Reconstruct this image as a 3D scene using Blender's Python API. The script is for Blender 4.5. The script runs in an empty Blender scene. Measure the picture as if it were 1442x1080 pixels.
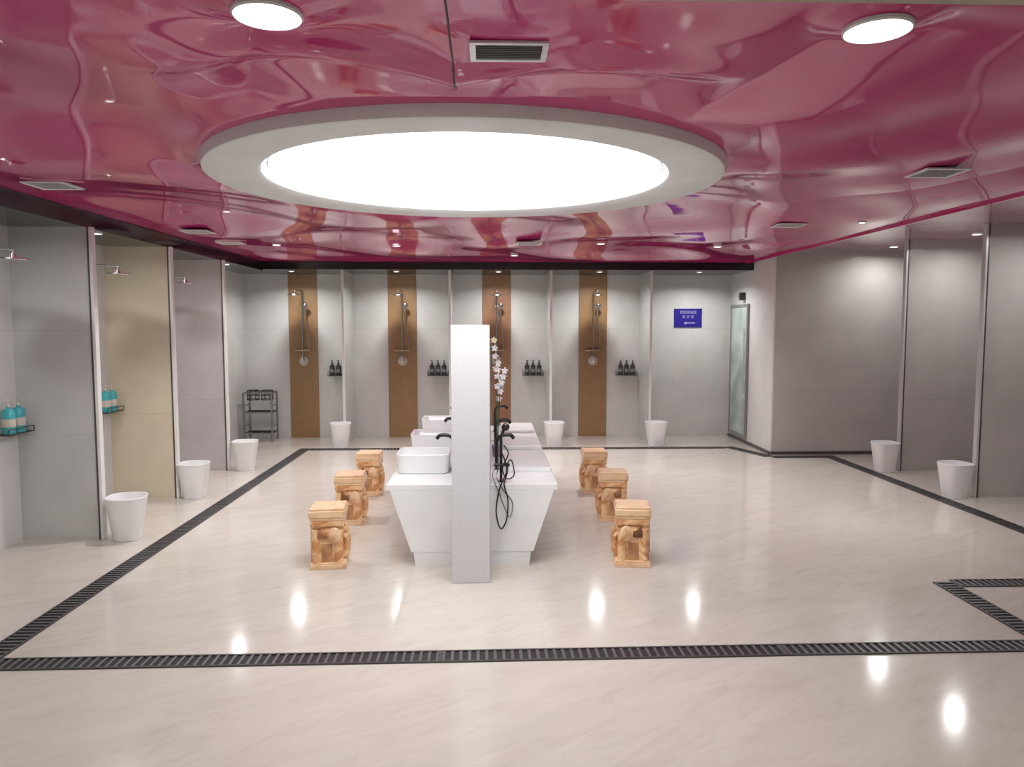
import bpy, bmesh, math, random
from mathutils import Vector, Matrix
random.seed(4)
scene=bpy.context.scene
COL=scene.collection
scene.view_settings.view_transform='Standard'

# ---------------------------------------------------------------- materials
def pmat(name,col,rough=.5,metal=0.0,col2=None,scale=4.0,detail=4,stretch=None,rot=None,bump=0.0,bscale=None,emit=None,estr=0,trans=0,coat=0,spec=None,lo=.35,hi=.65,distort=0.0):
    m=bpy.data.materials.new(name); m.use_nodes=True
    nt=m.node_tree; b=nt.nodes['Principled BSDF']
    b.inputs['Base Color'].default_value=(*col,1); b.inputs['Roughness'].default_value=rough
    b.inputs['Metallic'].default_value=metal
    if spec is not None: b.inputs['Specular IOR Level'].default_value=spec
    if coat: b.inputs['Coat Weight'].default_value=coat; b.inputs['Coat Roughness'].default_value=.05
    if trans: b.inputs['Transmission Weight'].default_value=trans
    if emit: b.inputs['Emission Color'].default_value=(*emit,1); b.inputs['Emission Strength'].default_value=estr
    tc=nt.nodes.new('ShaderNodeTexCoord'); mp=nt.nodes.new('ShaderNodeMapping')
    src=tc.outputs['Object']
    if rot:
        m0=nt.nodes.new('ShaderNodeMapping'); m0.inputs['Rotation'].default_value=(0,0,rot)
        nt.links.new(src,m0.inputs['Vector']); src=m0.outputs[0]
    nt.links.new(src,mp.inputs['Vector'])
    if stretch: mp.inputs['Scale'].default_value=stretch
    n=nt.nodes.new('ShaderNodeTexNoise'); n.inputs['Scale'].default_value=scale; n.inputs['Detail'].default_value=detail
    n.inputs['Distortion'].default_value=distort
    nt.links.new(mp.outputs[0],n.inputs['Vector'])
    if col2 is None: col2=tuple(c*.93 for c in col)
    r=nt.nodes.new('ShaderNodeValToRGB'); r.color_ramp.elements[0].color=(*col,1); r.color_ramp.elements[1].color=(*col2,1)
    r.color_ramp.elements[0].position=lo; r.color_ramp.elements[1].position=hi
    nt.links.new(n.outputs['Fac'],r.inputs['Fac']); nt.links.new(r.outputs['Color'],b.inputs['Base Color'])
    if bump:
        n2=nt.nodes.new('ShaderNodeTexNoise'); n2.inputs['Scale'].default_value=bscale or scale
        nt.links.new(mp.outputs[0],n2.inputs['Vector'])
        bp=nt.nodes.new('ShaderNodeBump'); bp.inputs['Strength'].default_value=bump; bp.inputs['Distance'].default_value=.02
        nt.links.new(n2.outputs['Fac'],bp.inputs['Height']); nt.links.new(bp.outputs[0],b.inputs['Normal'])
    return m

def add_lines(m,axes,width=.004,dark=.55):
    nt=m.node_tree; b=nt.nodes['Principled BSDF']
    src=b.inputs['Base Color'].links[0].from_socket
    g=nt.nodes.new('ShaderNodeNewGeometry'); s=nt.nodes.new('ShaderNodeSeparateXYZ')
    nt.links.new(g.outputs['Position'],s.inputs[0])
    tot=None
    for ax,p,o in axes:
        a=nt.nodes.new('ShaderNodeMath'); a.operation='SUBTRACT'; a.inputs[1].default_value=o
        nt.links.new(s.outputs[ax],a.inputs[0])
        w=nt.nodes.new('ShaderNodeMath'); w.operation='PINGPONG'; w.inputs[1].default_value=p/2
        nt.links.new(a.outputs[0],w.inputs[0])
        l=nt.nodes.new('ShaderNodeMath'); l.operation='LESS_THAN'; l.inputs[1].default_value=width/2
        nt.links.new(w.outputs[0],l.inputs[0])
        if tot is None: tot=l.outputs[0]
        else:
            mx=nt.nodes.new('ShaderNodeMath'); mx.operation='MAXIMUM'
            nt.links.new(tot,mx.inputs[0]); nt.links.new(l.outputs[0],mx.inputs[1]); tot=mx.outputs[0]
    mix=nt.nodes.new('ShaderNodeMix'); mix.data_type='RGBA'; mix.blend_type='MULTIPLY'
    mix.inputs[7].default_value=(dark,dark,dark,1)
    nt.links.new(tot,mix.inputs[0]); nt.links.new(src,mix.inputs[6]); nt.links.new(mix.outputs[2],b.inputs['Base Color'])
    return m

def add_mottle(m,scale,dark,stretch=(1,1,1),rot=0,lo=.45,hi=.7,distort=1.0):
    nt=m.node_tree; b=nt.nodes['Principled BSDF']
    src=b.inputs['Base Color'].links[0].from_socket
    tc=nt.nodes.new('ShaderNodeTexCoord'); m0=nt.nodes.new('ShaderNodeMapping'); m0.inputs['Rotation'].default_value=(0,0,rot)
    m1=nt.nodes.new('ShaderNodeMapping'); m1.inputs['Scale'].default_value=stretch
    nt.links.new(tc.outputs['Object'],m0.inputs[0]); nt.links.new(m0.outputs[0],m1.inputs[0])
    n=nt.nodes.new('ShaderNodeTexNoise'); n.inputs['Scale'].default_value=scale; n.inputs['Detail'].default_value=8; n.inputs['Distortion'].default_value=distort
    nt.links.new(m1.outputs[0],n.inputs['Vector'])
    r=nt.nodes.new('ShaderNodeMapRange'); r.inputs[1].default_value=lo; r.inputs[2].default_value=hi
    nt.links.new(n.outputs['Fac'],r.inputs[0])
    mix=nt.nodes.new('ShaderNodeMix'); mix.data_type='RGBA'; mix.blend_type='MULTIPLY'
    mix.inputs[7].default_value=(*dark,1)
    nt.links.new(r.outputs[0],mix.inputs[0]); nt.links.new(src,mix.inputs[6]); nt.links.new(mix.outputs[2],b.inputs['Base Color'])
    return m

M={}
M['floor']=pmat('floor_marble',(.545,.505,.46),.12,col2=(.495,.455,.41),scale=1.6,detail=10,stretch=(.9,3.0,1),rot=-.5,lo=.34,hi=.74,distort=.8)
add_mottle(M['floor'],5.5,(.93,.91,.89),(.7,2.6,1),-.6,.48,.72,1.2)
add_lines(M['floor'],[(0,.8,.28),(1,.8,.3)],.003,.94)
def tile(name,c,r=.2,**k):
    m=pmat(name,c,r,col2=tuple(x*.91 for x in c),scale=3,detail=6,**k)
    return add_lines(m,[(2,.8,.02)],.005,.83)
M['tile']=tile('wall_tile',(.66,.66,.645))
M['tile_grey']=tile('partition_tile_grey',(.57,.575,.56))
M['tile_lit_beige']=tile('partition_tile_lit_beige',(.68,.60,.45))  # beige tint is mostly the stall's yellowish light, put into the tile colour
M['tile_lit_mauve']=tile('partition_tile_lit_mauve',(.54,.50,.53))  # mauve cast is mostly light on the tile, painted into its colour
M['tile_taupe']=tile('partition_tile_taupe',(.50,.475,.46),r=.17)
M['wall_plain']=pmat('wall_plaster',(.76,.755,.74),.5)
M['pink']=pmat('pink_stretch_film',(.54,.032,.185),.06,col2=(.48,.026,.16),scale=1.2,bump=.14,bscale=1.8,spec=.65)
M['grey_ceiling']=pmat('mauve_ceiling_film',(.48,.27,.34),.10,bump=.2,bscale=1.5)
M['entry']=pmat('entry_ceiling',(.40,.34,.26),.5)
M['black']=pmat('black_lacquer',(.012,.014,.013),.12)
M['white']=pmat('white_solid_surface',(.84,.84,.84),.25)
M['ceramic']=pmat('white_ceramic',(.87,.87,.88),.08,coat=.5)
M['post']=pmat('white_fine_mosaic',(.66,.655,.68),.3,col2=(.625,.62,.645),scale=60); add_lines(M['post'],[(2,.024,0),(0,.024,0),(1,.024,0)],.003,.96)
M['ring']=pmat('white_gypsum_ring',(.80,.83,.84),.35)
M['glow']=pmat('light_diffuser',(1,1,1),.5,emit=(.99,1,1),estr=7.8)
M['lamp']=pmat('lamp_lens',(1,1,1),.5,emit=(1,.99,.98),estr=6.0)
M['spot']=pmat('spot_lens',(1,1,1),.5,emit=(1,1,.97),estr=6.0)
M['chrome']=pmat('chrome',(.75,.75,.76),.15,1.0)
M['edge']=pmat('satin_aluminium',(.70,.70,.70),.3,.4)
M['louvre']=pmat('grey_louvre',(.30,.31,.30),.4,.3)
M['edge_white']=pmat('white_edge_profile',(.80,.80,.79),.3)
M['edge_dark']=pmat('dark_profile',(.10,.09,.09),.3,.5)
M['dark']=pmat('dark_metal',(.05,.045,.05),.3,.7)
M['steel']=pmat('aged_steel',(.32,.32,.32),.25,.9)
M['slot']=pmat('drain_channel',(.01,.01,.01),.6)
M['bar']=pmat('drain_bar',(.20,.19,.20),.35,.7)
M['frame']=pmat('drain_frame',(.09,.09,.09),.4,.6)
M['bin']=pmat('white_plastic',(.84,.84,.84),.35)
M['liner']=pmat('plastic_liner',(.86,.86,.87),.3)
M['blackp']=pmat('black_plastic',(.035,.035,.038),.3)
M['teal']=pmat('turquoise_plastic',(.05,.36,.40),.25,col2=(.08,.45,.50))
M['label']=pmat('pale_label',(.60,.55,.48),.4)
M['gold1']=pmat('golden_brown_panel',(.34,.205,.095),.45,col2=(.30,.175,.08),scale=9)
M['gold2']=pmat('warm_brown_panel',(.34,.185,.10),.45,col2=(.30,.15,.08),scale=9)
M['brass']=pmat('warm_brass',(.40,.31,.20),.4,1.0)
M['marble_o']=pmat('orange_marble',(.60,.27,.11),.25,col2=(.84,.56,.31),scale=8,detail=8,distort=1.5,lo=.40,hi=.58,bump=.6,bscale=22)
M['marble_c']=pmat('peach_marble',(.82,.57,.36),.2,col2=(.62,.30,.14),scale=6,detail=8,distort=1.5,lo=.46,hi=.70)
M['marble_d']=pmat('brown_carving',(.33,.13,.055),.35,col2=(.55,.29,.14),scale=12,detail=6)
M['mirror']=pmat('mirror_glass',(.8,.82,.82),.03,1.0)
M['glassd']=pmat('frosted_green_glass',(.54,.64,.59),.12,col2=(.32,.42,.37),scale=3)
M['blue']=pmat('blue_sign',(.022,.015,.26),.35)
M['text']=pmat('white_lettering',(.42,.42,.62),.4)
M['petal']=pmat('white_petal',(.90,.88,.90),.5)
M['petal_y']=pmat('yellow_petal',(.88,.80,.55),.5)
M['leaf']=pmat('green_leaf',(.05,.11,.04),.4)
M['pot']=pmat('grey_pot',(.35,.33,.36),.3)

# ---------------------------------------------------------------- geometry helpers
def box(bm,c,s,bev=0,seg=2):
    r=bmesh.ops.create_cube(bm,size=1)
    vs=r['verts']
    bmesh.ops.scale(bm,verts=vs,vec=s); bmesh.ops.translate(bm,verts=vs,vec=c)
    if bev:
        es=list({e for v in vs for e in v.link_edges})
        bmesh.ops.bevel(bm,geom=es,offset=bev,segments=seg,affect='EDGES',profile=.5)
def lathe(bm,prof,n=32,c=(0,0,0),cap0=True,cap1=True,sy=1.0):
    rings=[]
    for r,z in prof:
        rings.append([bm.verts.new((c[0]+r*math.cos(2*math.pi*i/n),c[1]+sy*r*math.sin(2*math.pi*i/n),c[2]+z)) for i in range(n)])
    for a,b in zip(rings,rings[1:]):
        for i in range(n):
            bm.faces.new((a[i],a[(i+1)%n],b[(i+1)%n],b[i]))
    if cap0: bm.faces.new(rings[0][::-1])
    if cap1: bm.faces.new(rings[-1])
def sloft(bm,rings,n=48,e=4.0,cap1=True):
    R=[]
    for cx,cy,hx,hy,z in rings:
        L=[]
        for i in range(n):
            a=2*math.pi*i/n; ca,sa=math.cos(a),math.sin(a)
            L.append(bm.verts.new((cx+hx*math.copysign(abs(ca)**(2/e),ca),cy+hy*math.copysign(abs(sa)**(2/e),sa),z)))
        R.append(L)
    for a,b in zip(R,R[1:]):
        for i in range(n): bm.faces.new((a[i],a[(i+1)%n],b[(i+1)%n],b[i]))
    bm.faces.new(R[0][::-1])
    if cap1: bm.faces.new(R[-1])
def tube(bm,pts,rad,n=10):
    pts=[Vector(p) for p in pts]
    if not isinstance(rad,(list,tuple)): rad=[rad]*len(pts)
    R=[]; up=None
    for i,p in enumerate(pts):
        t=(pts[min(i+1,len(pts)-1)]-pts[max(i-1,0)]).normalized()
        if up is None:
            up=t.orthogonal().normalized()
        else:
            up=(up-t*up.dot(t)).normalized()
        s=t.cross(up)
        R.append([bm.verts.new(p+(up*math.cos(2*math.pi*k/n)+s*math.sin(2*math.pi*k/n))*rad[i]) for k in range(n)])
    for a,b in zip(R,R[1:]):
        for i in range(n): bm.faces.new((a[i],a[(i+1)%n],b[(i+1)%n],b[i]))
    bm.faces.new(R[0][::-1]); bm.faces.new(R[-1])
def ell(bm,c,s,u=24,v=14,rot=None):
    r=bmesh.ops.create_uvsphere(bm,u_segments=u,v_segments=v,radius=1)
    bmesh.ops.scale(bm,verts=r['verts'],vec=s)
    if rot is not None: bmesh.ops.rotate(bm,verts=r['verts'],matrix=rot)
    bmesh.ops.translate(bm,verts=r['verts'],vec=c)
def spline(pts,k=8):
    P=[Vector(p) for p in pts]; out=[]
    P=[P[0]*2-P[1]]+P+[P[-1]*2-P[-2]]
    for i in range(1,len(P)-2):
        for j in range(k):
            t=j/k; a,b,c,d=P[i-1:i+3]
            out.append(.5*((2*b)+(c-a)*t+(2*a-5*b+4*c-d)*t*t+(3*b-a-3*c+d)*t**3))
    out.append(P[-2]); return out
def mk(name,fn,mat,parent=None,smooth=True,loc=(0,0,0),angle=35,remesh=0,**props):
    bm=bmesh.new(); fn(bm); bmesh.ops.recalc_face_normals(bm,faces=bm.faces)
    me=bpy.data.meshes.new(name); bm.to_mesh(me); bm.free()
    o=bpy.data.objects.new(name,me); COL.objects.link(o)
    if remesh:
        md=o.modifiers.new('r','REMESH'); md.mode='VOXEL'; md.voxel_size=remesh
        sm=o.modifiers.new('s','SMOOTH'); sm.iterations=2; sm.factor=.5
        dg=bpy.context.evaluated_depsgraph_get(); dg.update()
        me2=bpy.data.meshes.new_from_object(o.evaluated_get(dg)); o.modifiers.clear(); o.data=me2; me=me2
    if smooth:
        for p in me.polygons: p.use_smooth=True
        if not remesh: me.set_sharp_from_angle(angle=math.radians(angle))
    me.materials.clear(); me.materials.append(mat)
    o.location=loc
    if parent: o.parent=parent
    for k,v in props.items(): o[k]=v
    return o
def thing(name,label,cat,loc=(0,0,0),rz=0,group=None):
    e=bpy.data.objects.new(name,None); COL.objects.link(e); e.empty_display_size=.1
    e.location=loc; e.rotation_euler=(0,0,rz); e['label']=label; e['category']=cat
    if group: e['group']=group
    return e
def dup(root,loc,rz=None,label=None):
    def rec(o,par):
        c=o.copy(); COL.objects.link(c)
        if par: c.parent=par
        for ch in list(o.children): rec(ch,c)
        return c
    c=rec(root,None); c.location=loc
    if rz is not None: c.rotation_euler=(0,0,rz)
    if label: c['label']=label
    return c
def struct(name,fn,mat,**k):
    o=mk(name,fn,mat,smooth=k.pop('smooth',False),**k); o['kind']='structure'; return o

# ---------------------------------------------------------------- room shell
XL,XR,YB,YF=-3.62,5.75,11.15,-3.0
HC=2.52
struct('floor',lambda b:box(b,((XL+XR)/2,(YB+YF)/2,-.05),(XR-XL+.4,YB-YF+.4,.1)),M['floor'])
struct('wall_left',lambda b:box(b,(XL-.05,(YB+YF)/2,1.4),(.1,YB-YF+.2,2.8)),M['tile'])
struct('wall_back',lambda b:box(b,((XL+XR)/2,YB+.05,1.4),(XR-XL+.2,.1,2.8)),M['tile'])
struct('wall_right',lambda b:box(b,(XR+.05,(YB+YF)/2,1.4),(.1,YB-YF+.2,2.8)),M['tile_taupe'])
struct('wall_front',lambda b:box(b,((XL+XR)/2,YF-.05,1.4),(XR-XL+.2,.1,2.8)),M['wall_plain'])
struct('wall_corner',lambda b:box(b,((3.64+XR)/2,(9.45+YB)/2,1.31),(XR-3.64,YB-9.45,2.62)),M['tile_taupe'])
struct('wall_corner_side',lambda b:box(b,(3.63,(9.45+YB)/2,1.31),(.02,YB-9.45,2.62)),M['wall_plain'])
SEAM=-.12
CX,CY=-.12,4.17
LAMPS=((-.61,2.14),(1.12,2.19))
VENT=(.06,2.38)
def sst(a,b,x):
    t=max(0,min(1,(x-a)/(b-a))); return t*t*(3-2*t)
X0,X1,Y0,Y1=-3.05,3.5,2.03,10.22
def filmz(x,y):
    d=abs(x-SEAM)
    w=.034*math.sin(1.5*x+1.5*math.sin(.9*y)+.4)*math.sin(1.25*y+.5)
    w+=.020*math.sin(2.7*x-2.0*y+1.0+.8*math.sin(1.3*x))
    w+=.011*math.sin(4.6*x+2.0*math.sin(1.7*y))*math.sin(3.0*y-1.1*x)
    w+=.036*(1-abs(math.sin(1.1*x+.55*y+.9*math.sin(.8*x))))**2*sst(6.0,3.5,y)
    w+=.014*math.sin(1.9*x+.7)*math.sin(2.4*y+.8*x)*sst(5.5,7.0,y)
    edge=sst(0,.5,x-X0)*sst(0,.5,X1-x)*sst(0,.5,Y1-y)*(.35+.65*sst(0,.3,y-Y0))
    r=math.hypot(x-CX,(y-CY)/.965); th=math.atan2(y-CY,x-CX)
    q=max(0,r-1.385)
    hold=math.exp(-(q/.16)**1.3)
    z=HC+.002+w*edge*(1-hold)-.028*hold
    z+=.020*math.sin(8*th+1.5*math.sin(3*th))*math.exp(-q/.4)*(1-hold)
    bowy=2.64-.20*math.sin(min(d/.95,1)*math.pi)
    amp=math.exp(-(d/.80)**4)
    u=(y-bowy)/.055
    z-=.045*amp*(math.exp(-u*u) if u>0 else math.exp(-(u*.5)**2))
    k=math.exp(-((x-VENT[0])/.19)**4-((y-VENT[1])/.14)**4)
    z=z*(1-k)+2.505*k
    for lx,ly in LAMPS:
        k=math.exp(-(((x-lx)/.17)**2+((y-ly)/.15)**2)**2); z=z*(1-k)+2.508*k
    return z
def film(b):
    nx,ny=400,500; V=[]
    for j in range(ny+1):
        y=Y0+(Y1-Y0)*(j/ny)**1.25
        V.append([b.verts.new((X0+(X1-X0)*i/nx,y,filmz(X0+(X1-X0)*i/nx,y))) for i in range(nx+1)])
    for j in range(ny):
        for i in range(nx): b.faces.new((V[j][i],V[j][i+1],V[j+1][i+1],V[j+1][i]))
struct('ceiling',film,M['pink'],smooth=True,angle=80)
struct('ceiling_entry',lambda b:box(b,((XL+XR)/2,(YF+2.03)/2,HC+.03),(XR-XL,2.03-YF,.08)),M['entry'])
struct('ceiling_right',lambda b:box(b,((3.52+XR)/2,(2.0+9.45)/2,2.64),(XR-3.52,9.45-2.0,.04)),M['grey_ceiling'])
struct('ceiling_upper',lambda b:box(b,((XL+XR)/2,(YF+YB)/2,2.83),(XR-XL+.2,YB-YF+.2,.06)),M['wall_plain'])
struct('trim_1',lambda b:box(b,(-3.335,(3.0+10.2)/2,2.46),(.57,7.2,.12),.004),M['black'])
struct('trim_2',lambda b:box(b,(0.0,(10.2+YB)/2,2.47),(7.24,.95,.10),.004),M['black'])
struct('trim_3',lambda b:box(b,(3.51,6.1,2.57),(.03,8.2,.13)),M['pink'])
def seam(b):
    tube(b,[(SEAM,2.04+.02*i,filmz(SEAM,2.04+.02*i)) for i in range(37)],.004,6)
struct('trim_4',seam,M['dark'])
struct('baseboard_corner',lambda b:box(b,(4.6,9.44,.02),(1.96,.02,.04)),M['edge_dark'])
struct('baseboard_side',lambda b:box(b,(3.612,10.3,.02),(.016,1.68,.04)),M['edge_dark'])

# ---------------------------------------------------------------- ceiling light ring
t=thing('ceiling_light','large round glowing skylight-style lamp with a white ring frame','ceiling light',(CX,CY,2.44))
def ring(b):
    n=144; R=[]
    for r,z,o in [(1.08,.01,0),(1.10,0,0),(1.365,0,1),(1.375,.006,1),(1.385,.042,1),(1.385,.07,1),(1.08,.07,0),(1.08,.01,0)]:
        R.append([b.verts.new((r*math.cos(2*math.pi*i/n),(.94 if o else .965)*r*math.sin(2*math.pi*i/n)+(.03 if o else 0),z)) for i in range(n)])
    for a,c in zip(R,R[1:]):
        for i in range(n): b.faces.new((a[i],a[(i+1)%n],c[(i+1)%n],c[i]))
mk('ring_frame',ring,M['ring'],t)
mk('inner_lip',lambda b:lathe(b,[(1.045,.04),(1.045,.052),(1.055,.052),(1.055,.04),(1.045,.04)],128,cap0=False,cap1=False,sy=.965),M['ring'],t)
mk('light_diffuser',lambda b:lathe(b,[(1.079,.05),(1.079,.065)],96,sy=.965),M['glow'],t,smooth=False)

def downlight(x,y,z,r,power,lab,grp,col=(1,1,.98),lens='spot',asz=None,rim=1.16,spread=112):
    t=thing('downlight',lab,'downlight',(x,y,z),group=grp)
    mk('trim_ring',lambda b:lathe(b,[(r*.96,.004),(r*.98,-.002),(r*(rim-.04),-.002),(r*rim,.003),(r*rim,.012),(r*.96,.012),(r*.96,.004)],40,cap0=False,cap1=False),M['ring'],t)
    mk('lens',lambda b:lathe(b,[(r*.96,-.001 if rim<1.1 else .002),(r*.96,.012)],32),M[lens],t,smooth=False)
    l=bpy.data.lights.new('lamp_light','AREA'); l.shape='DISK'; l.size=asz or r*1.8; l.energy=power; l.color=col
    l.spread=math.radians(spread)
    o=bpy.data.objects.new('lamp_light',l); COL.objects.link(o); o.location=(0,0,-.006); o.parent=t
def lowfilm(x,y,hx,hy): return min(filmz(x+hx*i/2,y+hy*j/2) for i in range(-2,3) for j in range(-2,3))
for x,y in LAMPS:
    downlight(x,y,2.500,.092,8,'bright round recessed downlight in glossy pink ceiling','large ceiling downlights',lens='lamp',rim=1.05,spread=150)
for x,y in((-.9,-.6),(1.1,-.6),(-1.8,-2.1),(2.2,-2.1)):  # unseen fill lamps added behind the camera to brighten foreground and front wall
    downlight(x,y,HC-.012,.088,13,'added unseen round fill downlight behind the camera','large ceiling downlights',spread=175)
for x,y in((-1.0,8.1),(1.2,8.1),(-2.3,8.2),(2.5,8.2),(.3,9.2)):
    downlight(x,y,lowfilm(x,y,.04,.04)-.006,.04,15,'small round recessed downlight in pink ceiling','small ceiling downlights',spread=120)
for x,y in((3.05,6.1),(-2.1,6.1)):
    downlight(x,y,lowfilm(x,y,.03,.03)-.006,.025,15,'tiny round recessed downlight in pink ceiling','small ceiling downlights',asz=.06,spread=108)
for y in(4.75,6.15,7.45,9.1):
    downlight(-3.15,y,2.392,.035,7,'small spotlight in black stall canopy','stall spotlights',asz=.12,spread=170)
for x in(-2.75,-1.30,.12,1.54,2.95):
    downlight(x,10.50,2.412,.035,13,'small spotlight in black stall canopy','stall spotlights',asz=.14,spread=150)
for x,y in((5.1,7.75),(5.1,6.3),(4.9,9.0)):
    downlight(x,y,2.612,.045,10,'small spotlight in grey stall ceiling','stall spotlights',asz=.14,spread=165)

def vent(x,y,w,d,frame,lv,z=None,grp='ceiling air vents',lab='square louvred air vent set in pink ceiling'):
    t=thing('air_vent',lab,'air vent',(x,y,z or (lowfilm(x,y,w/2,d/2)-.004)),group=grp)
    def fr(b):
        k=.018; h=.010
        box(b,(0,d/2-k/2,0),(w,k,h),.002); box(b,(0,-d/2+k/2,0),(w,k,h),.002)
        box(b,(w/2-k/2,0,0),(k,d-2*k,h)); box(b,(-w/2+k/2,0,0),(k,d-2*k,h))
    mk('frame',fr,frame,t,smooth=False)
    def gr(b):
        n=8
        for i in range(n):
            yy=-d/2+.028+(d-.056)*i/(n-1)
            r=bmesh.ops.create_cube(b,size=1); bmesh.ops.scale(b,verts=r['verts'],vec=(w-.036,.009,.002))
            bmesh.ops.rotate(b,verts=r['verts'],matrix=Matrix.Rotation(.6,3,'X')); bmesh.ops.translate(b,verts=r['verts'],vec=(0,yy,-.001))
    mk('louvre',gr,lv,t,smooth=False)
    mk('back_plate',lambda b:box(b,(0,0,.004),(w-.03,d-.03,.002)),M['edge_dark'] if lv==M['louvre'] else M['edge'],t,smooth=False)
vent(VENT[0],VENT[1],.24,.16,M['edge'],M['louvre'],z=2.500)
for x,y in((-2.62,4.63),(2.50,4.17),(-2.66,6.95),(2.60,6.5),(-2.7,7.95),(.39,7.5)):
    vent(x,y,.25,.24,M['ring'],M['edge'],lab='white square air vent set in pink ceiling')

# ---------------------------------------------------------------- drains
def drain(p0,p1,w=.13,pitch=.042,lab='black slotted floor drain set into marble'):
    p0=Vector((*p0,0));p1=Vector((*p1,0)); L=(p1-p0).length; a=math.atan2(p1.y-p0.y,p1.x-p0.x)
    t=thing('floor_drain',lab,'floor drain',((p0+p1)/2),rz=a,group='floor drains')
    mk('frame',lambda b:[box(b,(0,s*(w/2-.006),.004),(L,.012,.008)) for s in(-1,1)]+[box(b,(s*(L/2-.006),0,.004),(.012,w-.024,.008)) for s in(-1,1)],M['frame'],t,smooth=False)
    mk('channel',lambda b:box(b,(0,0,.001),(L-.024,w-.024,.002)),M['slot'],t,smooth=False)
    def g(b):
        n=int((L-.03)/pitch)
        for i in range(n+1): box(b,(-L/2+.015+i*(L-.03)/n,0,.0045),(.015,w-.024,.005))
    mk('grate',g,M['bar'],t,smooth=False)
drain((-2.43,3.60),(-.25,3.625)); drain((-.25,3.625),(1.5,3.65)); drain((1.5,3.65),(5.7,3.70))
drain((-2.5,3.55),(-2.5,6.8)); drain((-2.5,6.8),(-2.5,10.07))
drain((-2.43,10.0),(.4,10.0)); drain((.4,10.0),(3.2,10.0))
drain((3.27,10.06),(3.55,9.3)); drain((3.58,9.25),(4.25,9.25)); drain((4.32,9.32),(4.32,6.6)); drain((4.32,6.6),(4.32,4.7))
drain((2.92,4.62),(2.92,3.76)); drain((2.99,4.6),(5.7,4.6))

# ---------------------------------------------------------------- partitions
def partition(x0,x1,y,h,mat,edge,lab,th=.045):
    t=thing('shower_partition',lab,'shower partition',(x1,y,0),group='shower stall partitions')
    w=x0-x1; s=math.copysign(1,w)
    mk('panel',lambda b:box(b,(w/2+s*.012,0,h/2),(abs(w)-.024,th,h)),mat,t,smooth=False)
    mk('edge_profile',lambda b:box(b,(s*.012,0,h/2),(.024,th+.010,h),.003),edge,t,smooth=False)
    mk('edge_seal',lambda b:box(b,(s*.030,-th/2-.003,h/2),(.012,.006,h)),M['edge_dark'],t,smooth=False)
    return t
partition(XL,-3.0,5.80,2.40,M['tile_grey'],M['edge_white'],'grey tiled shower partition with pale metal edge')
partition(XL,-3.0,7.20,2.40,M['tile_lit_beige'],M['edge_white'],'tiled shower partition with light painted in as yellowish beige tint, pale metal edge')
partition(XL,-3.0,8.60,2.40,M['tile_lit_mauve'],M['edge_white'],'tiled shower partition with light painted in as mauve grey tint, pale metal edge')
partition(XR,4.68,7.0,2.62,M['tile_taupe'],M['edge'],'taupe tiled shower partition with silvery metal edge')
partition(XR,4.68,8.35,2.62,M['tile_taupe'],M['edge'],'taupe tiled shower partition with silvery metal edge')
for x in(-2.03,-.555,.85,2.25):
    t=thing('shower_partition','grey tiled divider between back shower stalls','shower partition',(x,10.38,0),group='back stall dividers')
    mk('panel',lambda b:box(b,(0,.395,1.21),(.026,.75,2.42)),M['tile_grey'],t,smooth=False)
    mk('edge_profile',lambda b:box(b,(0,.01,1.21),(.034,.022,2.42),.003),M['edge_white'],t,smooth=False)
    mk('edge_seal',lambda b:box(b,(-.015,.024,1.21),(.006,.008,2.42)),M['edge_dark'],t,smooth=False)

for x,m in((-2.76,'gold1'),(-1.30,'gold1'),(.10,'gold2'),(1.54,'gold1')):
    t=mk('wall_panel',lambda b:box(b,(0,0,1.205),(.42,.012,2.41),.002),M[m],smooth=False,loc=(x,YB-.009,0))
    t['label']=('reddish' if m=='gold2' else 'golden')+' brown vertical panel behind the shower fittings'; t['category']='wall panel'; t['group']='brown wall panels'

def shower_set(loc,rz,lab,grp,arm=.45):
    t=thing('shower_set',lab,'shower',loc,rz,grp)
    mk('riser_pipe',lambda b:tube(b,spline([(0,-.04,1.15),(0,-.04,1.7),(0,-.04,2.12),(0,-.07,2.17),(0,-.12,2.18),(0,-arm+.02,2.16),(0,-arm,2.14)],6),.010,12),M['steel'],t)
    mk('shower_head',lambda b:lathe(b,[(.02,.045),(.025,.02),(.10,.012),(.105,.004),(.10,0)],36,(0,-arm,2.09)),M['chrome'],t)
    for z in(1.2,1.95):
        mk('bracket',lambda b:tube(b,[(0,-.001,z),(0,-.008,z),(0,-.0081,z),(0,-.04,z)],[.024,.024,.012,.012],16),M['chrome'],t)
    mk('mixer_valve',lambda b:[box(b,(0,-.045,1.30),(.24,.065,.028),.008)],M['brass'],t)
    mk('valve_plate',lambda b:[tube(b,[(0,-.002,1.14),(0,-.02,1.14)],[.07,.065],32),tube(b,[(0,-.02,1.14),(0,-.08,1.14)],[.035,.03],24)],M['label'],t)
    mk('valve_handle',lambda b:box(b,(0,-.088,1.16),(.018,.018,.09),.004),M['chrome'],t)
    def hs(b):
        tube(b,[(.05,-.06,1.78),(.06,-.10,1.93)],[.010,.013],12); ell(b,(.062,-.12,1.96),(.038,.02,.04),16,10)
    mk('hand_spray',hs,M['steel'],t)
    mk('hose',lambda b:tube(b,spline([(.05,-.06,1.78),(.09,-.06,1.5),(.10,-.07,1.36),(.07,-.07,1.29)],8),.004,8),M['steel'],t)
    return t
s0=shower_set((-2.76,YB-.016,0),0,'chrome rain shower with hand spray on brown panel','shower sets')
for x in(-1.30,.10,1.54): dup(s0,(x,YB-.016,0))
for y in(5.1,6.5,7.9): dup(s0,(XL,y,0),math.pi/2,label='chrome rain shower on side stall wall')
for y in(7.7,): dup(s0,(XR,y,0),-math.pi/2,label='chrome rain shower on side stall wall')

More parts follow.
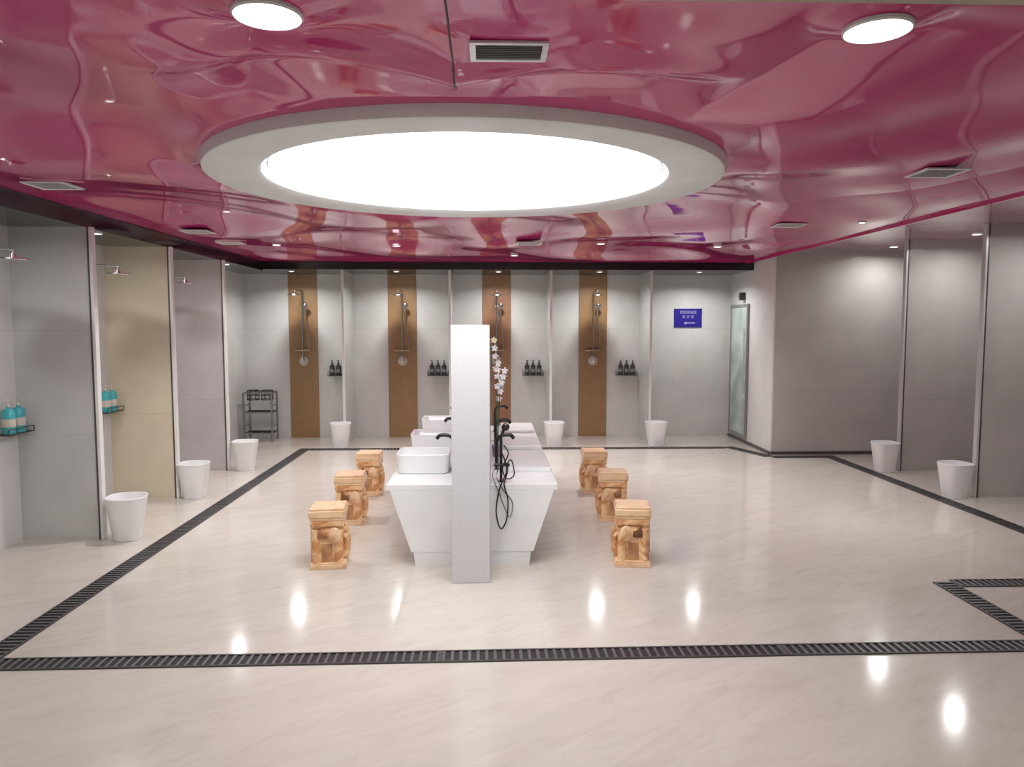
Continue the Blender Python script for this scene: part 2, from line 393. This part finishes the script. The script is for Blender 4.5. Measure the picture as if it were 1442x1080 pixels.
def shelf(loc,rz,label='black wire toiletry shelf in the stall corner'):
    t=thing('toiletry_shelf',label,'shelf',loc,rz,'toiletry shelves')
    def f(b):
        for y in(-.01,-.04,-.07,-.10,-.13): tube(b,[(-.15,y,0),(.15,y,0)],.004,8)
        for x in(-.15,.15):
            tube(b,[(x,-.01,0),(x,-.13,0),(x,-.13,.04)],.004,8); tube(b,[(x,-.005,-.02),(x,-.005,.08)],.004,8)
        tube(b,[(-.15,-.13,.04),(.15,-.13,.04)],.004,8)
    mk('rack',f,M['blackp'],t)
    return t
def bottle(loc,mat,lab,h=.17,grp='pump bottles',w=1.0):
    t=thing('pump_bottle',lab,'soap bottle',loc,random.uniform(-.4,.4),grp)
    mk('body',lambda b:sloft(b,[(0,0,.033*w,.028*w,0),(0,0,.036*w,.031*w,.006),(0,0,.036*w,.031*w,h*.78),(0,0,.026*w,.023*w,h*.9),(0,0,.013,.013,h*.93),(0,0,.013,.013,h)],24,2.6),mat,t)
    mk('pump',lambda b:[lathe(b,[(.015,0),(.015,.015),(.006,.018),(.006,.045)],16,(0,0,h)),box(b,(0,-.014,h+.047),(.016,.05,.010),.003)],M['blackp'] if mat!=M['teal'] else M['label'],t)
    mk('sticker',lambda b:sloft(b,[(0,0,.0368*w,.0318*w,h*.25),(0,0,.0368*w,.0318*w,h*.55)],24,2.6),M['label'] if mat==M['teal'] else M['steel'],t)
    return t
sh=shelf((-2.24,YB-.01,.93),0)
for x in(-.77,.64,2.04): dup(sh,(x,YB-.01,.93))
b0=bottle((-2.33,YB-.08,.934),M['blackp'],'black pump bottle on stall shelf')
first=True
for x in(-2.24,-.77,.64,2.04):
    for dx in(-.09,0,.09):
        if first: first=False; continue
        dup(b0,(x+dx,YB-.08,.934),random.uniform(-.4,.4))
dup(sh,(XL+.005,5.61,.86),math.pi/2); dup(sh,(XL+.005,7.01,.86),math.pi/2)
b1=bottle((XL+.08,5.55,.864),M['teal'],'turquoise pump bottle on stall shelf',h=.20,w=1.25)
for y in(5.67,6.94,7.06): dup(b1,(XL+.08,y,.864),random.uniform(1.4,1.7))

# ---------------------------------------------------------------- bins
def bin_(loc,lab):
    t=thing('waste_bin',lab,'waste bin',loc,.1,'white waste bins')
    mk('body',lambda b:sloft(b,[(0,0,.092,.092,0),(0,0,.096,.096,.004),(0,0,.142,.142,.335),(0,0,.139,.139,.335),(0,0,.093,.093,.012)],56,3.0),M['bin'],t)
    def ln(b):
        n=56;R=[];e=3.0
        for k,(r,z) in enumerate([(.126,.24),(.1385,.336),(.1410,.3375),(.1432,.335),(.1428,.328)]):
            L=[]
            for i in range(n):
                a=2*math.pi*i/n; ca,sa=math.cos(a),math.sin(a)
                L.append(b.verts.new((r*math.copysign(abs(ca)**(2/e),ca),r*math.copysign(abs(sa)**(2/e),sa),z)))
            R.append(L)
        for a,c in zip(R,R[1:]):
            for i in range(n): b.faces.new((a[i],a[(i+1)%n],c[(i+1)%n],c[i]))
    mk('bin_liner',ln,M['liner'],t)
    return t
bn=bin_((-2.83,5.80,0),'white tapered waste bin with plastic liner beside partition edge')
for i,p in enumerate(((-2.87,7.22),(-2.83,8.62),(-2.05,10.2),(.88,10.2),(2.30,10.2),(4.51,8.3),(4.50,7.0))): dup(bn,(*p,0),.1+.12*((i*7)%5-2)*.5)

# ---------------------------------------------------------------- wash island
t=thing('island_wall','tall narrow white mosaic dividing wall of the wash island','partition wall',(-.125,4.70,0))
mk('wall_body',lambda b:box(b,(0,1.7,.83),(.245,3.4,1.66),.004),M['post'],t,smooth=False)
for s in(-1,1):
    mk('mirror',lambda b:box(b,(s*.125,1.9,1.2),(.006,2.8,.72),.001),M['mirror'],t,smooth=False,label='long frameless mirror')
def vanity(s,y0,L,lab):
    x0=-.125+s*.1235
    t=thing('wash_cabinet',lab,'vanity cabinet',(x0,y0,0),0,'island wash cabinets')
    def prof(pts,a,c):
        def f(b):
            A=[b.verts.new((s*x,a,z)) for x,z in pts]; B=[b.verts.new((s*x,c,z)) for x,z in pts]
            n=len(pts)
            b.faces.new(A); b.faces.new(B[::-1])
            for i in range(n): b.faces.new((A[i],B[i],B[(i+1)%n],A[(i+1)%n]))
        return f
    mk('plinth',prof([(0,0),(.270,0),(.282,.10),(0,.10)],.006,L-.006),M['white'],t,smooth=False)
    mk('body',prof([(0,.10),(.298,.10),(.308,.13),(.44,.53),(0,.53)],.003,L-.003),M['white'],t,smooth=False)
    mk('countertop',lambda b:box(b,(s*.233,L/2,.55),(.466,L-.012,.04),.004),M['white'],t,smooth=False)
    if s>0:
        mk('raised_slab',lambda b:box(b,(.285,L/2+.20,.587),(.34,.56,.034),.006),M['white'],t,smooth=False)
    return t
for i,y in enumerate((5.05,6.07,7.09)):
    for s in(-1,1): vanity(s,y,1.01,'white tapered wash cabinet with '+('raised slab top' if s>0 else 'flat counter')+' along the island')
def basin(loc):
    t=thing('vessel_basin','white boxy rectangular vessel basin on the counter','basin',loc,0,'vessel basins')
    mk('bowl',lambda b:sloft(b,[(0,0,.178,.163,0),(0,0,.186,.171,.006),(0,0,.200,.185,.125),(0,0,.202,.187,.141),(0,0,.199,.184,.145),(0,0,.189,.174,.143),(0,0,.17,.155,.05),(0,0,.15,.135,.03),(0,0,.06,.05,.022)],80,9),M['ceramic'],t)
    mk('drain_plug',lambda b:lathe(b,[(.022,0),(.022,.005),(.018,.008)],24,(0,0,.02)),M['chrome'],t)
    return t
bs=basin((-.495,5.60,.57))
for y in(6.62,7.66): dup(bs,(-.495,y,.57))
def faucet(loc,rz,lab,hose=False):
    t=thing('faucet',lab,'faucet',loc,rz,'island faucets')
    mk('spout',lambda b:[lathe(b,[(.026,0),(.026,.006),(.017,.012)],20),tube(b,spline([(0,0,.006),(0,0,.20),(.03,0,.255),(.10,0,.262),(.13,0,.235)],6),.014,14)],M['chrome'] if not hose else M['dark'],t)
    mk('handle',lambda b:[tube(b,[(0,.01,.14),(0,.055,.15)],[.014,.012],12),tube(b,[(0,.055,.15),(.0,.075,.23)],[.008,.005],10)],M['dark'],t)
    return t
f0=faucet((-.275,5.60,.57),math.pi,'dark tall basin faucet on island counter',True)
for y in(6.62,7.66): dup(f0,(-.275,y,.57),math.pi)
f1=faucet((.05,5.60,.57),0,'dark tall mixer faucet on island counter',True)
for y in(6.50,7.66): dup(f1,(.05,y,.57),0)
t=thing('hand_shower','dark hand shower with tangled dangling hoses beside the wash counter','hand shower',(.075,5.14,.57))
mk('holder',lambda b:[lathe(b,[(.022,0),(.022,.006),(.010,.012),(.010,.30)],16),tube(b,[(0,0,.29),(0,-.03,.30)],.011,12),tube(b,[(-.05,0,.12),(.06,0,.12)],.011,12)],M['dark'],t)
mk('spray_head',lambda b:[tube(b,[(0,-.03,.22),(0,-.04,.32),(.02,-.06,.38)],[.008,.010,.012],12),ell(b,(.03,-.075,.395),(.028,.018,.028),16,10)],M['dark'],t)
mk('hose',lambda b:tube(b,spline([(0,-.03,.22),(.04,-.05,.10),(-.01,-.115,-.02),(-.035,-.12,-.18),(-.005,-.12,-.30),(.035,-.12,-.24),(.045,-.118,-.10),(.02,-.11,.0),(.04,-.04,.06),(.05,.0,.12)],8),.005,8),M['dark'],t)
mk('hose',lambda b:tube(b,spline([(-.04,0,.11),(-.06,-.05,.05),(-.02,-.108,-.04),(.02,-.115,-.15),(.06,-.12,-.22),(.075,-.118,-.12),(.01,-.112,-.03),(-.03,-.09,.05),(-.02,-.03,.10)],8),.004,8),M['steel'],t,label='thin steel hose')
mk('hose',lambda b:tube(b,spline([(.03,0,.11),(.07,-.04,.16),(.09,-.05,.06),(.04,-.04,.03),(.01,-.03,.10),(.05,-.02,.20),(.02,-.02,.26)],8),.0045,8),M['dark'],t)
# orchid
t=thing('potted_orchid','white and yellow orchid in a small pot on the wash counter','flower pot',(.055,6.15,.57))
mk('pot',lambda b:lathe(b,[(.030,0),(.033,.004),(.042,.09),(.045,.094),(.040,.097),(.037,.08)],28),M['pot'],t)
ends=[]
def stems(b):
    for k,(dx,dy,h) in enumerate(((-.02,0,.97),(.04,.02,.64),(.01,-.03,.78),(.06,-.01,.72))):
        pts=spline([(0,0,.08),(dx*.3,dy,h*.4),(dx*.5,dy,h*.8),(dx*1.1,dy-.02,h)],8); tube(b,pts,.003,6)
        ends.extend([(p,k) for p in pts[int(len(pts)*.60)::3]])
mk('stem',stems,M['leaf'],t)
def leaves(b):
    for k in range(5):
        a=k*1.25; L=.17
        R=Matrix.Rotation(a,3,'Z'); A=[]
        for j in range(7):
            u=j/6; w=.011*math.sin(math.pi*min(u*.9+.08,1)); z=.09+.05*math.sin(u*2.2)
            A.append((b.verts.new(R@Vector((u*L*.26,-w,z))),b.verts.new(R@Vector((u*L*.26,w,z)))))
        for p,q in zip(A,A[1:]): b.faces.new((p[0],q[0],q[1],p[1]))
mk('leaf',leaves,M['leaf'],t)
for p,k in ends:
    def fl(b,p=p):
        for j in range(5):
            a=j*2*math.pi/5+random.random()*.3
            R=Matrix.Rotation(a,3,'Y')@Matrix.Rotation(.3,3,'X')
            ell(b,p+Vector((0,-.010,0))+R@Vector((0,0,.015)),(.010,.003,.015),10,6,R)
    mk('flower',fl,M['petal_y'] if k==0 and p.z>.93 else M['petal'],t)

# ---------------------------------------------------------------- elephant stools
def stool(loc,rz,lab):
    t=thing('elephant_stool',lab,'stool',loc,rz,'carved elephant stools')
    mk('base',lambda b:[box(b,(0,0,.015),(.245,.245,.03),.003),box(b,(0,0,.037),(.232,.232,.014),.003)],M['marble_c'],t,smooth=False)
    def body(b):
        box(b,(-.004,0,.185),(.190,.190,.30),.012)
        ell(b,(-.01,0,.240),(.118,.118,.085))
        for x in(-.082,.072):
            for y in(-.084,.084):
                tube(b,[(x,y,.038),(x,y,.06),(x,y,.14),(x,y,.27)],[.035,.032,.032,.034],16)
        ell(b,(.080,0,.262),(.048,.075,.064)); box(b,(0,0,.315),(.228,.228,.045),.004)
        tube(b,spline([(.098,0,.26),(.114,0,.21),(.118,0,.14),(.113,0,.08),(.104,0,.05)],6),[.034]*4+[.031]*6+[.028]*6+[.025]*5+[.023]*4,14)
        tube(b,[(-.104,0,.28),(-.113,0,.20),(-.110,0,.08)],[.018,.014,.018],10)
    mk('elephant_body',body,M['marble_o'],t,remesh=.005)
    for s in(-1,1):
        mk('ear',lambda b:ell(b,(.046,s*.112,.235),(.042,.013,.055),20,12,Matrix.Rotation(s*.1,3,'Z')),M['marble_c'],t)
        mk('tusk',lambda b:tube(b,spline([(.095,s*.036,.235),(.116,s*.045,.20),(.126,s*.045,.205)],5),[.011]*4+[.009]*4+[.005]*3,10),M['marble_c'],t)
        mk('eye',lambda b:ell(b,(.112,s*.046,.285),(.007,.007,.007),10,8),M['marble_d'],t)
        mk('carved_recess',lambda b:box(b,(-.005,s*.094,.105),(.075,.006,.13),.002),M['marble_d'],t,smooth=False)
    def cloth(b):
        n=14; A=[]
        for x in(-.065,.0):
            row=[]
            for i in range(n+1):
                a=math.radians(-20+220*i/n); row.append(b.verts.new((x,.120*math.cos(a),.235+.075*math.sin(a))))
            A.append(row)
        fs=[b.faces.new((A[0][i],A[0][i+1],A[1][i+1],A[1][i])) for i in range(n)]
        bmesh.ops.solidify(b,geom=fs,thickness=.006)
    mk('saddle_cloth',cloth,M['marble_d'],t)
    mk('seat',lambda b:[box(b,(0,0,.347),(.232,.232,.020),.002,1),box(b,(0,0,.380),(.244,.244,.046),.004,1),box(b,(0,0,.412),(.232,.232,.018),.004,1)],M['marble_c'],t,smooth=False)
    return t
st=stool((-1.12,5.12,0),.10,'orange and cream marble stool carved as an elephant')
for x,y,r in((-1.18,6.25,.05),(-1.19,7.32,0),(.99,5.10,math.pi-.12),(1.05,6.3,math.pi-.06),(1.04,7.38,math.pi)):
    dup(st,(x,y,0),r)

# ---------------------------------------------------------------- sign, rack, glass door
t=thing('wall_sign','blue rectangular sign with white Chinese lettering on tiled wall','sign',(2.97,YB,1.78))
mk('board',lambda b:box(b,(0,-.008,0),(.42,.016,.28),.003),M['blue'],t,smooth=False)
def txt(s,size,x,z):
    cu=bpy.data.curves.new('t','FONT'); cu.body=s; cu.size=size; cu.align_x='CENTER'; cu.align_y='CENTER'; cu.extrude=.001
    o=bpy.data.objects.new('t',cu); COL.objects.link(o)
    dg=bpy.context.evaluated_depsgraph_get(); dg.update()
    me=bpy.data.meshes.new_from_object(o.evaluated_get(dg)); bpy.data.objects.remove(o)
    me.materials.clear(); me.materials.append(M['text'])
    o=bpy.data.objects.new('lettering',me); COL.objects.link(o); o.parent=t; o.location=(x,-.018,z); o.rotation_euler=(math.pi/2,0,0)
txt('贵宾淋浴区',.052,0,.082); txt('更 衣 室',.052,0,.015)
mk('arrow',lambda b:[box(b,(.03,-.017,-.075),(.15,.003,.012)),box(b,(-.035,-.017,-.066),(.03,.003,.010)),box(b,(-.035,-.017,-.084),(.03,.003,.010)),box(b,(-.05,-.017,-.075),(.02,.003,.012))],M['text'],t,smooth=False)

t=thing('towel_rack','two-tier metal wire rack standing in the stall corner','rack',(-3.33,10.86,0))
def rk(b):
    for x in(-.2,.2):
        for y in(-.14,.14): tube(b,[(x,y,.0),(x,y,.70)],.014,12)
    for z in(.12,.42,.70):
        tube(b,[(-.2,-.14,z),(.2,-.14,z),(.2,.14,z),(-.2,.14,z),(-.2,-.14,z)],.011,8)
mk('frame',rk,M['steel'],t)
for z in(.12,.42):
    mk('wire_shelf',lambda b:[tube(b,[(-.2,-.14+.035*i,z+.004),(.2,-.14+.035*i,z+.004)],.005,6) for i in range(9)]+[tube(b,[(x,-.14,z+.10),(x,.14,z+.10)],.006,6) for x in(-.2,.2)],M['dark'],t)
for s in(-1,1):
    mk('basket',lambda b:[tube(b,[(s*.10+.085*math.cos(a*math.pi/8),.09*math.sin(a*math.pi/8),z) for a in range(17)],.006,8) for z in(.73,.66,.60)]+[tube(b,[(s*.10+.085*math.cos(a*math.pi/4),.09*math.sin(a*math.pi/4),.60),(s*.10+.085*math.cos(a*math.pi/4),.09*math.sin(a*math.pi/4),.73)],.004,6) for a in range(8)],M['dark'],t)

t=struct('door_1',lambda b:[box(b,(0,-.35,0),(.03,.045,1.9),.003),box(b,(0,.35,0),(.03,.045,1.9),.003),box(b,(0,0,.93),(.03,.655,.04),.003),box(b,(0,0,-.93),(.03,.655,.04),.003)],M['louvre'],loc=(3.603,10.70,1.02))
mk('glass_pane',lambda b:box(b,(0,0,0),(.012,.655,1.81)),M['glassd'],t,smooth=False)
mk('door_handle',lambda b:tube(b,[(-.015,-.36,-.3),(-.05,-.36,-.3),(-.05,-.36,.6),(-.015,-.36,.6)],.010,10),M['chrome'],t)
t=thing('wall_speaker','small black speaker mounted above the glass door','speaker',(3.618,10.55,2.08))
mk('speaker_body',lambda b:box(b,(-.035,0,0),(.07,.10,.11),.01),M['blackp'],t)
mk('speaker_grille',lambda b:tube(b,[(-.068,0,0),(-.074,0,0)],.032,20),M['dark'],t)

# ---------------------------------------------------------------- world + camera
w=bpy.data.worlds.new('World'); scene.world=w; w.use_nodes=True
w.node_tree.nodes['Background'].inputs[0].default_value=(.5,.5,.55,1); w.node_tree.nodes['Background'].inputs[1].default_value=.2
cam=bpy.data.cameras.new('Camera'); co=bpy.data.objects.new('Camera',cam); COL.objects.link(co)
cam.sensor_width=36; cam.lens=26.2; co.location=(0,0,1.65)
co.rotation_euler=(math.radians(90-4.36),0,math.radians(-1.69))
scene.camera=co
